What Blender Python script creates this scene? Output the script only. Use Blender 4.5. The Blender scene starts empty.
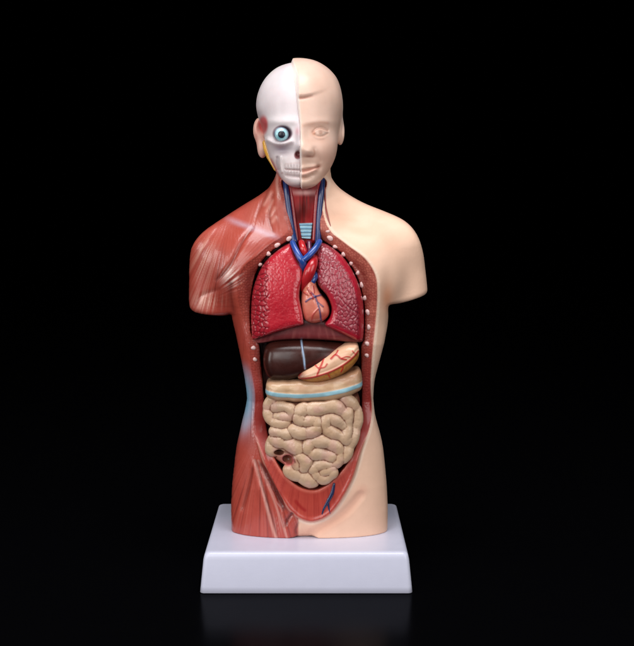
import bpy, math, random
import numpy as np
f32 = np.float32
# ------------------------------------------------------------------ scale
S = 0.00055                 # metres per modelling unit
D0 = 1400.0                 # camera distance in modelling units
CX, CY = 317.0, 178.0       # picture column / row of the optical axis in the drawing I measured
ZF = -385.4                 # floor height in modelling units
KF = 0.966                  # measured drawing -> model scale for surfaces at the front of the torso
scene = bpy.context.scene
C = scene.collection

def FP(pts, k=KF):          # measured drawing points -> model x,z
    return [((p[0]-CX)*k, (CY-p[1])*k) for p in pts]
def PX(x): return x/KF+CX
def PY(z): return CY-z/KF

# ------------------------------------------------------------------ numeric helpers
def sm(a, b, x):
    t = np.clip((x-a)/(b-a), 0, 1); return t*t*(3-2*t)
def smin(a, b, k):
    h = np.clip(0.5+0.5*(b-a)/k, 0, 1); return b+(a-b)*h-k*h*(1-h)
def smax(a, b, k): return -smin(-a, -b, k)

def cr(pts, closed=True, n=6):
    P = np.array(pts, float); N = len(P); out = []
    rng = range(N) if closed else range(N-1)
    for i in rng:
        if closed: p0, p1, p2, p3 = P[i-1], P[i], P[(i+1) % N], P[(i+2) % N]
        else: p0, p1, p2, p3 = P[max(i-1, 0)], P[i], P[i+1], P[min(i+2, N-1)]
        for k in range(n):
            t = k/n
            out.append(0.5*((2*p1)+(-p0+p2)*t+(2*p0-5*p1+4*p2-p3)*t*t+(-p0+3*p1-3*p2+p3)*t**3))
    if not closed: out.append(P[-1])
    return np.array(out)

def seg_d2(x, z, pts):
    """distance to a polyline and the parameter (0..1) of the nearest point"""
    best = np.full(np.broadcast(x, z).shape, 1e9, f32); bt = np.zeros_like(best); n = len(pts)-1
    for i in range(n):
        ax, az = pts[i][:2]; bx, bz = pts[i+1][:2]
        dx, dz = bx-ax, bz-az; L = dx*dx+dz*dz+1e-9
        t = np.clip(((x-ax)*dx+(z-az)*dz)/L, 0, 1)
        d = (x-ax-t*dx)**2+(z-az-t*dz)**2
        m = d < best; best = np.where(m, d, best); bt = np.where(m, (i+t)/n, bt)
    return np.sqrt(best).astype(f32), bt.astype(f32)

def poly_sd(x, z, pts):
    """signed distance to a closed polygon, negative inside"""
    P = np.asarray(pts); n = len(P)
    shp = np.broadcast(x, z).shape
    best = np.full(shp, 1e12, f32); ins = np.zeros(shp, bool)
    for i in range(n):
        ax, az = P[i]; bx, bz = P[(i+1) % n]
        dx, dz = bx-ax, bz-az; L = dx*dx+dz*dz+1e-9
        t = np.clip(((x-ax)*dx+(z-az)*dz)/L, 0, 1)
        best = np.minimum(best, (x-ax-t*dx)**2+(z-az-t*dz)**2)
        c = ((az > z) != (bz > z)) & (x < dx*(z-az)/(dz if abs(dz) > 1e-9 else 1e-9)+ax)
        ins ^= c
    d = np.sqrt(best)
    return np.where(ins, -d, d).astype(f32)

def h2(i, j, seed):
    i = i.astype(np.int64); j = j.astype(np.int64)
    n = (i*374761393+j*668265263+seed*982451653) & 0xffffffff
    n = ((n ^ (n >> 13))*1274126177) & 0xffffffff
    n = n ^ (n >> 16)
    return (n & 0xffffff)/float(0xffffff)
def noise2(x, z, seed=0):
    xi = np.floor(x); zi = np.floor(z); u = x-xi; v = z-zi
    u = u*u*(3-2*u); v = v*v*(3-2*v)
    a = h2(xi, zi, seed); b = h2(xi+1, zi, seed); c = h2(xi, zi+1, seed); d = h2(xi+1, zi+1, seed)
    return (a*(1-u)+b*u)*(1-v)+(c*(1-u)+d*u)*v
def fbm(x, z, seed=0, o=3):
    r = 0; a = 0.5; s = 0
    for k in range(o): r = r+a*noise2(x*2**k, z*2**k, seed+k); s += a; a *= .5
    return r/s
def worley(x, z, cell, seed):
    gx, gz = x/cell, z/cell; xi, zi = np.floor(gx), np.floor(gz)
    f1 = np.full(np.shape(gx), 9.0); f2 = f1.copy(); cid = np.zeros_like(f1)
    for di in (-1, 0, 1):
        for dj in (-1, 0, 1):
            a, b = xi+di, zi+dj
            px = a+0.1+0.8*h2(a, b, seed); pz = b+0.1+0.8*h2(a, b, seed+7)
            d = np.hypot(px-gx, pz-gz); c = h2(a, b, seed+13)
            m = d < f1
            f2 = np.where(m, f1, np.minimum(f2, d)); cid = np.where(m, c, cid); f1 = np.where(m, d, f1)
    return f1, f2, cid

# ------------------------------------------------------------------ implicit surfaces
class Grid:
    def __init__(s, x0, x1, y0, y1, z0, z1, h):
        s.h = h; s.o = np.array([x0, y0, z0], float)
        ax = [np.arange(a, b+h, h, dtype=f32) for a, b in ((x0, x1), (y0, y1), (z0, z1))]
        s.X, s.Y, s.Z = ax[0][:, None, None], ax[1][None, :, None], ax[2][None, None, :]
        s.x2, s.z2 = ax[0][:, None], ax[2][None, :]
    def b(s, d2): return d2[:, None, :]
    def poly(s, pts): return poly_sd(s.x2, s.z2, pts)
    def ell(s, c, r):
        q = np.sqrt(((s.X-c[0])/r[0])**2+((s.Y-c[1])/r[1])**2+((s.Z-c[2])/r[2])**2)
        return ((q-1)*min(r)).astype(f32)
    def cone(s, a, b, ra, rb):
        a = np.array(a, float); b = np.array(b, float); d = b-a; L = d@d+1e-9
        t = np.clip(((s.X-a[0])*d[0]+(s.Y-a[1])*d[1]+(s.Z-a[2])*d[2])/L, 0, 1).astype(f32)
        q = (s.X-a[0]-t*d[0])**2+(s.Y-a[1]-t*d[1])**2+(s.Z-a[2]-t*d[2])**2
        return (np.sqrt(q)-(ra+(rb-ra)*t)).astype(f32)
    def slab(s, d2, yf, yb, r):
        """front-facing pillow: 2D distance d2, front height map yf, back plane yb, edge radius r"""
        q1 = s.b(d2)+r; q2 = (s.b(yf) if np.ndim(yf) else yf)-s.Y+r
        F = np.sqrt(np.maximum(q1, 0)**2+np.maximum(q2, 0)**2)+np.minimum(np.maximum(q1, q2), 0)-r
        return np.maximum(F, s.Y-yb).astype(f32)
    def net(s, F, smooth=2):
        return surfnet(F, s.h, s.o, smooth)

def dome(d2, R):            # 0 at the outline, 1 deeper than R
    t = np.clip(-d2/R, 0, 1); return np.sqrt(np.maximum(1-(1-t)**2, 0))

def surfnet(F, h, o, smooth):
    F = np.pad(F, 1, constant_values=5.0); o = np.array(o)-h
    ins = F < 0
    cnt = np.zeros(tuple(n-1 for n in F.shape), np.int8)
    for a in (0, 1):
        for b in (0, 1):
            for c in (0, 1):
                cnt += ins[a:F.shape[0]-1+a, b:F.shape[1]-1+b, c:F.shape[2]-1+c]
    act = (cnt > 0) & (cnt < 8)
    I = np.argwhere(act); idx = np.full(act.shape, -1, np.int32); idx[act] = np.arange(len(I))
    vals = {}
    for a in (0, 1):
        for b in (0, 1):
            for c in (0, 1): vals[a, b, c] = F[I[:, 0]+a, I[:, 1]+b, I[:, 2]+c].astype(float)
    pos = np.zeros((len(I), 3)); n = np.zeros(len(I))
    ks = list(vals)
    for p in ks:
        for ax in range(3):
            if p[ax]: continue
            q = list(p); q[ax] = 1; q = tuple(q)
            va, vb = vals[p], vals[q]; m = (va < 0) != (vb < 0)
            t = np.where(m, va/np.where(m, va-vb, 1), 0)
            pt = np.array(p, float)[None, :].repeat(len(I), 0); pt[:, ax] = t
            pos[m] += pt[m]; n[m] += 1
    V = (I+pos/n[:, None])*h+o
    Q = []
    for ax in range(3):
        u, v = (ax+1) % 3, (ax+2) % 3
        sl0 = [slice(None)]*3; sl1 = [slice(None)]*3
        sl0[ax] = slice(0, -1); sl1[ax] = slice(1, None)
        e = np.argwhere(ins[tuple(sl0)] != ins[tuple(sl1)])
        flip = ~ins[tuple(sl0)][tuple(e.T)]
        def cell(du, dv):
            g = e.copy(); g[:, u] += du; g[:, v] += dv; return idx[tuple(g.T)]
        q = np.stack([cell(-1, -1), cell(0, -1), cell(0, 0), cell(-1, 0)], 1)
        q[flip] = q[flip][:, ::-1]; Q.append(q)
    Q = np.concatenate(Q)
    V = relax(V, Q, smooth+1)
    V = snap(F, V, h, o)
    V = relax(V, Q, 1, .35)
    return V, Q, normals(V, Q)

def trilin(F, p):
    i = np.clip(np.floor(p).astype(np.int64), 0, np.array(F.shape)-2); t = np.clip(p-i, 0, 1); r = 0
    for a in (0, 1):
        for b in (0, 1):
            for c in (0, 1):
                w = (t[:, 0] if a else 1-t[:, 0])*(t[:, 1] if b else 1-t[:, 1])*(t[:, 2] if c else 1-t[:, 2])
                r = r+w*F[i[:, 0]+a, i[:, 1]+b, i[:, 2]+c]
    return r
def snap(F, V, h, o, it=2):
    """pull the vertices back onto the true zero surface"""
    p = (V-o)/h
    for _ in range(it):
        f = trilin(F, p); G = np.zeros_like(p)
        for k in range(3):
            e = np.zeros(3); e[k] = .9; G[:, k] = (trilin(F, p+e)-trilin(F, p-e))/1.8
        st = -f[:, None]*G/np.maximum((G*G).sum(1, keepdims=True), .04)
        L = np.linalg.norm(st, axis=1, keepdims=True); p = p+st*np.minimum(1, .45/np.maximum(L, 1e-9))
    return p*h+o

def relax(V, Q, it, w=0.5):
    a = Q.ravel(); b = np.roll(Q, -1, 1).ravel(); n = len(V)
    cnt = np.bincount(a, minlength=n)+np.bincount(b, minlength=n)
    for _ in range(it):
        V = np.stack([(1-w)*V[:, k]+w*(np.bincount(a, V[b, k], n)+np.bincount(b, V[a, k], n))/cnt for k in range(3)], 1)
    return V
def concave(V, Q, N, it=1):
    """how far each vertex lies below its neighbours: drives the occlusion shade and dark wash painted into creases"""
    a = relax(V, Q, it, 1.0); return np.einsum('ij,ij->i', a-V, N)
def normals(V, Q):
    fn = np.cross(V[Q[:, 2]]-V[Q[:, 0]], V[Q[:, 3]]-V[Q[:, 1]]); n = len(V)
    N = np.stack([sum(np.bincount(Q[:, c], fn[:, k], n) for c in range(4)) for k in range(3)], 1)
    return N/np.maximum(np.linalg.norm(N, axis=1, keepdims=True), 1e-9)

# ------------------------------------------------------------------ colour helpers
def lin(c):
    c = np.array(c, float)/255
    return np.where(c < .04045, c/12.92, ((c+.055)/1.055)**2.4)
def fill(n, c): return np.tile(lin(c), (n, 1))
def mix(col, c, w):
    w = np.clip(w, 0, 1)[:, None]; c = lin(c) if np.ndim(c) == 1 and len(c) == 3 else c
    col[:] = col*(1-w)+c*w
def line_w(px, py, pts, w, soft=1.0, smooth=True):
    P = cr(pts, False, 5) if smooth and len(pts) > 2 else np.array(pts, float)
    m = (px > P[:, 0].min()-w-4) & (px < P[:, 0].max()+w+4) & (py > P[:, 1].min()-w-4) & (py < P[:, 1].max()+w+4)
    out = np.zeros(len(px))
    if m.any():
        d, t = seg_d2(px[m], py[m], P); out[m] = 1-sm(w-soft, w+soft, d)
    return out
def gz(px, py, cx, cy, sx, sy, rot=0):
    c, s = math.cos(math.radians(rot)), math.sin(math.radians(rot))
    u = (px-cx)*c+(py-cy)*s; v = -(px-cx)*s+(py-cy)*c
    return np.exp(-0.5*((u/sx)**2+(v/sy)**2))

# ------------------------------------------------------------------ materials
def paint_mat(name, rough=0.35, coat=0.3, bump=0.05, bscale=900, var=0.08, sss=0.0, color=None, rvar=0.12, spec=0.5, coat_rough=0.12):
    m = bpy.data.materials.new(name); m.use_nodes = True
    nt = m.node_tree; N = nt.nodes; L = nt.links; p = N['Principled BSDF']
    tc = N.new('ShaderNodeTexCoord')
    n1 = N.new('ShaderNodeTexNoise'); n1.inputs['Scale'].default_value = 130; n1.inputs['Detail'].default_value = 5
    n2 = N.new('ShaderNodeTexNoise'); n2.inputs['Scale'].default_value = bscale; n2.inputs['Detail'].default_value = 3
    for n in (n1, n2): L.new(tc.outputs['Object'], n.inputs['Vector'])
    if color is None:
        at = N.new('ShaderNodeAttribute'); at.attribute_name = 'paint'; src = at.outputs['Color']
    else:
        rgb = N.new('ShaderNodeRGB'); rgb.outputs[0].default_value = (*lin(color), 1); src = rgb.outputs[0]
    mr = N.new('ShaderNodeMapRange'); mr.inputs[1].default_value = .3; mr.inputs[2].default_value = .7
    mr.inputs[3].default_value = 1-var; mr.inputs[4].default_value = 1+var
    L.new(n1.outputs['Fac'], mr.inputs[0])
    mx = N.new('ShaderNodeVectorMath'); mx.operation = 'SCALE'
    L.new(src, mx.inputs[0]); L.new(mr.outputs[0], mx.inputs['Scale']); L.new(mx.outputs[0], p.inputs['Base Color'])
    rr = N.new('ShaderNodeMapRange'); rr.inputs[1].default_value = .3; rr.inputs[2].default_value = .7
    rr.inputs[3].default_value = max(rough-rvar*.5, .03); rr.inputs[4].default_value = rough+rvar*.5
    n3 = N.new('ShaderNodeTexNoise'); n3.inputs['Scale'].default_value = 260; n3.inputs['Detail'].default_value = 4
    L.new(tc.outputs['Object'], n3.inputs['Vector']); L.new(n3.outputs['Fac'], rr.inputs[0]); L.new(rr.outputs[0], p.inputs['Roughness'])
    p.inputs['Specular IOR Level'].default_value = spec
    p.inputs['Coat Weight'].default_value = coat; p.inputs['Coat Roughness'].default_value = coat_rough
    if bump:
        b = N.new('ShaderNodeBump'); b.inputs['Strength'].default_value = bump; b.inputs['Distance'].default_value = .0006
        L.new(n2.outputs['Fac'], b.inputs['Height']); L.new(b.outputs[0], p.inputs['Normal'])
    if sss:
        p.inputs['Subsurface Weight'].default_value = sss; p.inputs['Subsurface Radius'].default_value = (1, .45, .3)
        p.inputs['Subsurface Scale'].default_value = .003
    return m

M = dict(
    torso=paint_mat('painted_torso_plastic', .38, .30, .10, 700, .05, rvar=.05),
    head=paint_mat('painted_head_plastic', .44, .10, .05, 700, .03, sss=.12),
    skin=paint_mat('painted_skin_plastic', .50, .06, .10, 700, .03, rvar=.05, spec=.4),
    lung=paint_mat('painted_lung_plastic', .30, .5, .10, 800, .08),
    throat=paint_mat('painted_throat_plastic', .55, .0, .10, 700, .10, spec=.25),
    liver=paint_mat('painted_liver_plastic', .30, .12, .05, 700, .15, spec=.35),
    gut=paint_mat('painted_intestine_plastic', .40, .2, .10, 700, .06),
    vessel=paint_mat('painted_vessel_plastic', .30, .5, .10, 700, .10),
    eye=paint_mat('glossy_eye_paint', .10, .8, 0, 700, .03),
    rib=paint_mat('white_rib_paint', .30, .4, .1, 900, .05, color=(226, 190, 186)),
    base=paint_mat('white_base_plastic', .36, .1, .03, 1500, .012, color=(205, 206, 225), rvar=.06),
)
def floor_mat():
    m = bpy.data.materials.new('black_gloss_acrylic'); m.use_nodes = True
    nt = m.node_tree; N = nt.nodes; L = nt.links; N.remove(N['Principled BSDF']); out = N['Material Output']
    d = N.new('ShaderNodeBsdfDiffuse'); d.inputs[0].default_value = (.0012, .0012, .0016, 1)
    gl = N.new('ShaderNodeBsdfGlossy'); gl.inputs[0].default_value = (.9, .92, 1, 1)
    tc = N.new('ShaderNodeTexCoord'); n = N.new('ShaderNodeTexNoise'); n.inputs['Scale'].default_value = 60; L.new(tc.outputs['Object'], n.inputs['Vector'])
    mr = N.new('ShaderNodeMapRange'); mr.inputs[3].default_value = .17; mr.inputs[4].default_value = .25; L.new(n.outputs['Fac'], mr.inputs[0]); L.new(mr.outputs[0], gl.inputs['Roughness'])
    mx = N.new('ShaderNodeMixShader'); mx.inputs[0].default_value = .021; L.new(d.outputs[0], mx.inputs[1]); L.new(gl.outputs[0], mx.inputs[2]); L.new(mx.outputs[0], out.inputs[0])
    return m
M['floor'] = floor_mat()

# ------------------------------------------------------------------ object helpers
def to_world(V):
    W = np.array(V, float); W[:, 2] -= ZF; return W*S

def make_obj(name, V, Q, N, col, mat, parent):
    me = bpy.data.meshes.new(name)
    W = to_world(V)
    me.vertices.add(len(W)); me.vertices.foreach_set('co', W.ravel().astype(f32))
    k = Q.shape[1]
    me.loops.add(Q.size); me.loops.foreach_set('vertex_index', Q.ravel().astype(np.int32))
    me.polygons.add(len(Q)); me.polygons.foreach_set('loop_start', np.arange(0, Q.size, k, dtype=np.int32))
    me.polygons.foreach_set('use_smooth', np.ones(len(Q), bool))
    if col is not None:
        a = me.color_attributes.new('paint', 'FLOAT_COLOR', 'POINT')
        a.data.foreach_set('color', np.concatenate([np.clip(col, 0, 1), np.ones((len(col), 1))], 1).ravel().astype(f32))
    me.update(calc_edges=True); me.validate()
    if N is not None and len(me.vertices) == len(W):
        me.normals_split_custom_set_from_vertices(N.astype(f32))
    me.materials.append(mat)
    o = bpy.data.objects.new(name, me); C.objects.link(o)
    if parent: o.parent = parent
    return o

def split_obj(pieces, V, Q, N, col, lab, mat, parent):
    ql = lab[Q].max(1); res = {}
    for i, name in enumerate(pieces):
        q = Q[ql == i]
        if not len(q): continue
        u, inv = np.unique(q, return_inverse=True)
        res[name] = make_obj(name, V[u], inv.reshape(q.shape), N[u], col[u], M['skin'] if name == 'skin_half' else mat, parent)
    return res

def tube_mesh(path, rad, seg=14):
    """swept round tube with closed ends; path in model units"""
    P = np.array(path, float); n = len(P); R = np.array(rad if np.ndim(rad) else [rad]*n, float)
    T = np.gradient(P, axis=0); T /= np.linalg.norm(T, axis=1, keepdims=True)
    up = np.array([0, 1, 0.0]); V = []; Q = []
    e0 = [P[0]-T[0]*R[0]*k for k in (.95, .6)]; 
    rings = [(P[0]-T[0]*R[0]*.95, T[0], R[0]*.3), (P[0]-T[0]*R[0]*.6, T[0], R[0]*.8)]
    rings += [(P[i], T[i], R[i]) for i in range(n)]
    rings += [(P[-1]+T[-1]*R[-1]*.6, T[-1], R[-1]*.8), (P[-1]+T[-1]*R[-1]*.95, T[-1], R[-1]*.3)]
    for c, t, r in rings:
        a = np.cross(t, up); a /= np.linalg.norm(a)+1e-9; b = np.cross(t, a)
        for k in range(seg):
            th = 2*math.pi*k/seg; V.append(c+r*(math.cos(th)*a+math.sin(th)*b))
    for i in range(len(rings)-1):
        for k in range(seg):
            Q.append([i*seg+k, i*seg+(k+1) % seg, (i+1)*seg+(k+1) % seg, (i+1)*seg+k])
    for off in (0, (len(rings)-1)*seg):            # end caps as quads
        for k in range(1, seg//2):
            q = [off+k-1+0, off+k, off+seg-k-1, off+(seg-k) % seg]
            Q.append(q if off else q[::-1])
    V = np.array(V); Q = np.array(Q)
    N = normals(V, Q)
    if np.mean(np.einsum('ij,ij->i', N[2*seg:3*seg], V[2*seg:3*seg]-P[0])) < 0: Q = Q[:, ::-1]; N = -N
    return V, Q, N

def tube(name, pts, rad, color, parent, mat='vessel', n=8, k=KF, colfn=None):
    """pts: (px, py, y)"""
    P = cr([((p[0]-CX)*k, p[2], (CY-p[1])*k) for p in pts], False, n)
    if np.ndim(rad): rad = np.interp(np.linspace(0, 1, len(P)), np.linspace(0, 1, len(rad)), rad)
    V, Q, N = tube_mesh(P, rad)
    col = fill(len(V), color)
    px, py = PX(V[:, 0]), PY(V[:, 2])
    col *= (0.9+0.2*fbm(px*.5, py*.5, 5))[:, None]
    if colfn: colfn(col, px, py, V)
    return make_obj(name, V, Q, N, col, M[mat], parent)

# ------------------------------------------------------------------ the thing
root = bpy.data.objects.new('anatomical_torso_model', None); C.objects.link(root)
root['label'] = 'painted plastic human torso with exposed organs and half skull face on white square base'
root['category'] = 'anatomical model'
root.empty_display_size = .05

# ================================================================== TORSO
OUT = [(281,158),(276,172),(271.6,181.6),(261,193),(242.6,204.8),(221.8,218.7),(203,232.6),(192.8,246.6),(189,262.8),(187.5,286),(187.5,301),
       (189.5,307),(194,310.5),(203,312.3),(216,313.8),(226,314.3),(231.5,313.6),(233,319),(237.4,341),(243.6,372),(246.7,397),(240.5,424.6),(235.8,446),(231.8,480),(230.6,505),(231,526),(232,548),
       (240,556),(380,556),(387,548),(388,526),(388.3,503),(386.4,469.6),(383,440),(375,412),(374,384),(378,365.7),(386,334.8),(388.3,318),(388.6,307),(391,304),(404.6,300.4),
       (420.8,295.6),(426,293.4),(428,291),(428.2,286),(425.5,267.6),(422,251),(416,235),(406.9,223.4),(393,215),(362.7,202.5),(341.8,189.7),(332.5,179),(331,172),(327,158)]
CAV = [(283,178),(286,200),(290,222),(293.5,238),(284,243.5),(266,256),(254.5,276),(249.5,305),(250.5,336),(258,345.5),(261.5,381),(263.5,403),(266.5,434),(277,463),(295,483),(315,489),(334,478),
       (350,459),(360.5,434),(362.5,400),(362,372),(361.5,350),(364.5,341),(365.5,322),(364.5,303),(357,276),(342,254),(326,243),(321,238),(320,222),(322,200),(324,178)]
RIM = [(279,178),(281,200),(284,220),(286,233),(270,244),(256,256),(243,267),(237,282),(237,300),(241,320),(247,341),(250,372),(254,397),(253,428),(257,447),(268,477),(286,507),(301,519.5),(316,521.5),(334.5,511),
       (353,481),(362.5,452),(371,430),(373.4,412),(372,387),(373.4,356),(377,319),(378,291),(375.5,274),(365,258),(346.5,244),(330,229),(323,205),(326,178)]
OUTs = cr(FP(OUT, 1.0), True, 5); CAVs = cr(FP(CAV), True, 5); RIMs = cr(FP(RIM), True, 5)
def A(px, py, k=1.0): return ((px-CX)*k, (CY-py)*k)

h = 0.8
g = Grid(-134, 116, -66, 62, -350, 22, h)
# trunk sections: row, left, right, front, back, exponent
T = np.array([(196,275,337,-22,40,2.0),(215,256,352,-31,44,2.1),(235,238,378,-39,47,2.2),(255,231,389,-46,49,2.3),(280,231,390,-51,49,2.4),(310,232,389,-53,48,2.4),(341,236.5,386,-53,46,2.4),
              (372,243,377.5,-51,43,2.4),(397,246,374.5,-49,42,2.4),(425,240,379.5,-49,44,2.4),(446,235.5,383.5,-50,48,2.4),(480,231.5,387.5,-51,52,2.5),(505,230,389,-50,52,2.6),(560,230,389,-47,48,2.7)])
zz = g.Z[0, 0]; row = CY-zz
def ti(c): return np.interp(row, T[:, 0], T[:, c]).astype(f32)[None, None, :]
cx = (ti(1)+ti(2))/2-CX; rx = (ti(2)-ti(1))/2+1; cy = (ti(3)+ti(4))/2; ry = (ti(4)-ti(3))/2; ex = ti(5)
F = (((np.abs(g.X-cx)/rx)**ex+(np.abs(g.Y-cy)/ry)**ex)**(1/ex)-1)*np.minimum(rx, ry)
F = np.maximum(F, g.Z-(CY-205)).astype(f32)
# neck, trapezius, shoulders, arms
F = smin(F, g.cone((*A(303,150),9)[0:1]+(9,)+(A(303,150)[1],), (A(305,245)[0], 2, A(305,245)[1]), 28, 33), 12)
def P3(px, py, y, k=1.0): return ((px-CX)*k, y, (CY-py)*k)
F = smin(F, g.cone(P3(290,205,8), P3(216,246,4), 26, 24), 16)
F = smin(F, g.cone(P3(322,203,8), P3(400,243,4), 24, 25), 16)
F = smin(F, g.cone(P3(215,250,2), P3(211,330,0), 27, 22.5), 14)
F = smin(F, g.cone(P3(399,248,2), P3(410,320,0), 27, 20.5), 14)
F = smin(F, g.ell(P3(250,268,-22), (34, 24, 38)), 14)
F = smin(F, g.ell(P3(368,268,-22), (32, 24, 38)), 14)
dO = g.poly(OUTs)
F = smax(F, g.b(dO), 5)
F = np.maximum(F, -348.0-g.Z)
# crotch notch between the thighs
F = smax(F, -g.cone(P3(304.5,543,-56,KF), P3(304.5,514,-62,KF), 14, 6), 5)
# front height map of the closed body
def front(F, g):
    ins = F < 0; any_ = ins.any(1); j = ins.argmax(1)
    jj = np.maximum(j-1, 0)
    a = np.take_along_axis(F, jj[:, None, :], 1)[:, 0]; b = np.take_along_axis(F, j[:, None, :], 1)[:, 0]
    t = np.where(a > 0, a/(a-b+1e-9), 1)
    return np.where(any_, g.Y[0, 0, 0]+(jj+t)*g.h, 60).astype(f32)
Yf = front(F, g)
dC = g.poly(CAVs); dR = g.poly(RIMs)
PXg, PYg = PX(g.x2), PY(g.z2)
bowl = sm(430, 462, PYg)*np.ones_like(PXg)                        # 1 in the lower abdominal wall
neckz = 1-sm(225, 245, PYg)*np.ones_like(PXg)
# rim: sloped shelf cut into the shell; abdominal wall: a raised apron
depth = np.clip(-dR-0.5, 0, 12)*0.75*(1-bowl)*(1-neckz)
depth = np.where(dR < 0, depth+1.2*sm(0, 1.5, -dR)*(1-bowl)*(1-neckz), 0)
F = np.where((g.Y < 10) & g.b(dR < 1.5), smax(F, g.b(Yf+depth)-g.Y, 1.0), F)
raise_ = (3.6*sm(-.6, 2.4, -dR)+1.6*np.exp(-((dR+3)/2.2)**2))*bowl*(PYg > 425)
F = F-g.b(raise_.astype(f32))*(g.Y < 0)*.85
# carve the cavity
floor_ = np.where(PYg < 243, -6, -16).astype(f32)
F = smax(F, np.minimum(-g.b(dC), g.b(floor_)*np.ones_like(g.Y)-g.Y)*-1*-1 if False else -np.maximum(g.b(dC), g.Y-g.b(floor_)), 1.6)
V, Q, N = g.net(F, 2)
del F
px, py, yy = PX(V[:, 0]), PY(V[:, 2]), V[:, 1]
vx, vz = V[:, 0], V[:, 2]
vC, vR = poly_sd(vx, vz, CAVs), poly_sd(vx, vz, RIMs)
frontw = sm(20, -5, yy)
inshelf = (vR < 0) & (yy < 5)
incav = (vC < 1.2) & (yy < 5)
YfV = Yf[np.clip(((vx-g.o[0])/g.h).round().astype(int), 0, Yf.shape[0]-1), np.clip(((vz-g.o[2])/g.h).round().astype(int), 0, Yf.shape[1]-1)]
deepc = incav & ((vC < -1.0) | (yy > YfV+13))
mid = np.where(py > 500, 298.5+0*py, 306)
muscle = (px < mid)
bw = sm(432, 458, py)
# ---- muscle relief and striations (polar fans around tendon origins)
def fan(ox, oy, f, lo, seed):
    th = np.arctan2(px-ox, py-oy); r = np.hypot(px-ox, py-oy)
    return noise2(th*f, r*lo, seed)*.45+noise2(th*f*2.6, r*lo, seed+3)*.55
mw = muscle & ~inshelf
m_ = mw.astype(float)
reg_delt = m_*(1-sm(225, 236, px+0.45*(py-262)))*sm(215, 240, py)
reg_pec = m_*sm(226, 236, px+.42*(py-262))*sm(236, 246, py)*(1-sm(300, 320, py))
reg_neck = m_*sm(243, 252, px)*(1-sm(226, 240, py))
reg_side = m_*sm(300, 325, py)*(1-sm(430, 450, py))
reg_thigh = m_*sm(440, 465, py)
st_delt = fan(232, 196, 46, .012, 1); st_pec = fan(196, 308, 30, .012, 2); st_neck = fan(272, 140, 70, .02, 3)
st_side = fan(262, 150, 95, .02, 4); st_thigh = fan(262, 425, 40, .012, 5)
stri = reg_delt*(st_delt-.5)+reg_pec*(st_pec-.5)+reg_neck*(st_neck-.5)*.8+reg_side*(st_side-.5)*.7+reg_thigh*(st_thigh-.5)*1.1
disp = 0.55*stri*frontw
def groove(pts, w, amp):
    global disp
    P = cr(pts, False, 6); mm = (px > P[:,0].min()-10)&(px < P[:,0].max()+10)&(py > P[:,1].min()-10)&(py < P[:,1].max()+10)
    d, t = seg_d2(px[mm], py[mm], P); disp[mm] += .72*amp*np.exp(-(d/w)**2)*np.sin(np.pi*np.clip(t*.96+.02, 0, 1))**.5*frontw[mm]
GR = [([(251,229),(244,238),(238,249),(230,265),(222,275),(215,281)], 2.2, -2.6),
      ([(251,229),(240,236),(226,262),(214,276)], 5, .5),
      ([(230,283),(229,297),(232,316)], 3.5, -3.0),
      ([(268,184),(262,200),(255,218)], 2.5, -1.3), ([(277,185),(276,205),(281,232)], 2.5, 1.6), ([(272,195),(268,215),(272,232)], 2.2, -1.5),
      ([(252,470),(247,492),(241,512)], 2.0, -2.6), ([(255,462),(263,490),(271,515),(277,536)], 1.6, -2.2), ([(260,465),(268,478),(277,495),(283,507)], 3.0, -4.2),
      ([(252,462),(259,490),(266,515),(271,536)], 3.0, 1.2), ([(293,512),(288,519),(285,526)], 2.0, -3.2), ([(299,522),(296,530),(297,536)], 2.0, -2.5),
      ([(267,475),(275,498),(284,520),(288,536)], 1.6, 1.0),
      ([(192,308),(198,299),(208,294),(219,290)], 2.5, -1.3), ([(263,205),(270,193)], 1.3, .9), ([(266,212),(271,201)], 1.3, .9), ([(270,216),(274,209)], 1.2, .8)]
for p_, w_, a_ in GR: groove(p_, w_, a_)
# costal edge and hip on the skin side, navel-line hollow
sk = (~muscle).astype(float)*(~inshelf)
disp += sk*frontw*(1.0*gz(px, py, 392, 240, 20, 16)-2.4*gz(px, py, 388, 292, 5, 16)+0.9*gz(px, py, 345, 214, 26, 4, 22)-0.9*gz(px, py, 352, 224, 22, 5, 25))
disp -= 2.0*sk*frontw*line_w(px, py, [(312,534),(325,524),(345,512),(360,497)], 4, 3)*.6
# granular rim tissue
shelfw = inshelf & ~deepc
gran1, gran2, gid = worley(px, py, 2.6, 11)
disp += np.where(shelfw, .32*(sm(0, .5, gran2-gran1)-.5)*sm(425, 395, py)*sm(238, 246, py)*sm(-.5, -3, vR), 0)
V = V+N*(disp*(N[:, 1] < .2))[:, None]
V = relax(V, Q, 1, .3); N = normals(V, Q)
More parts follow.
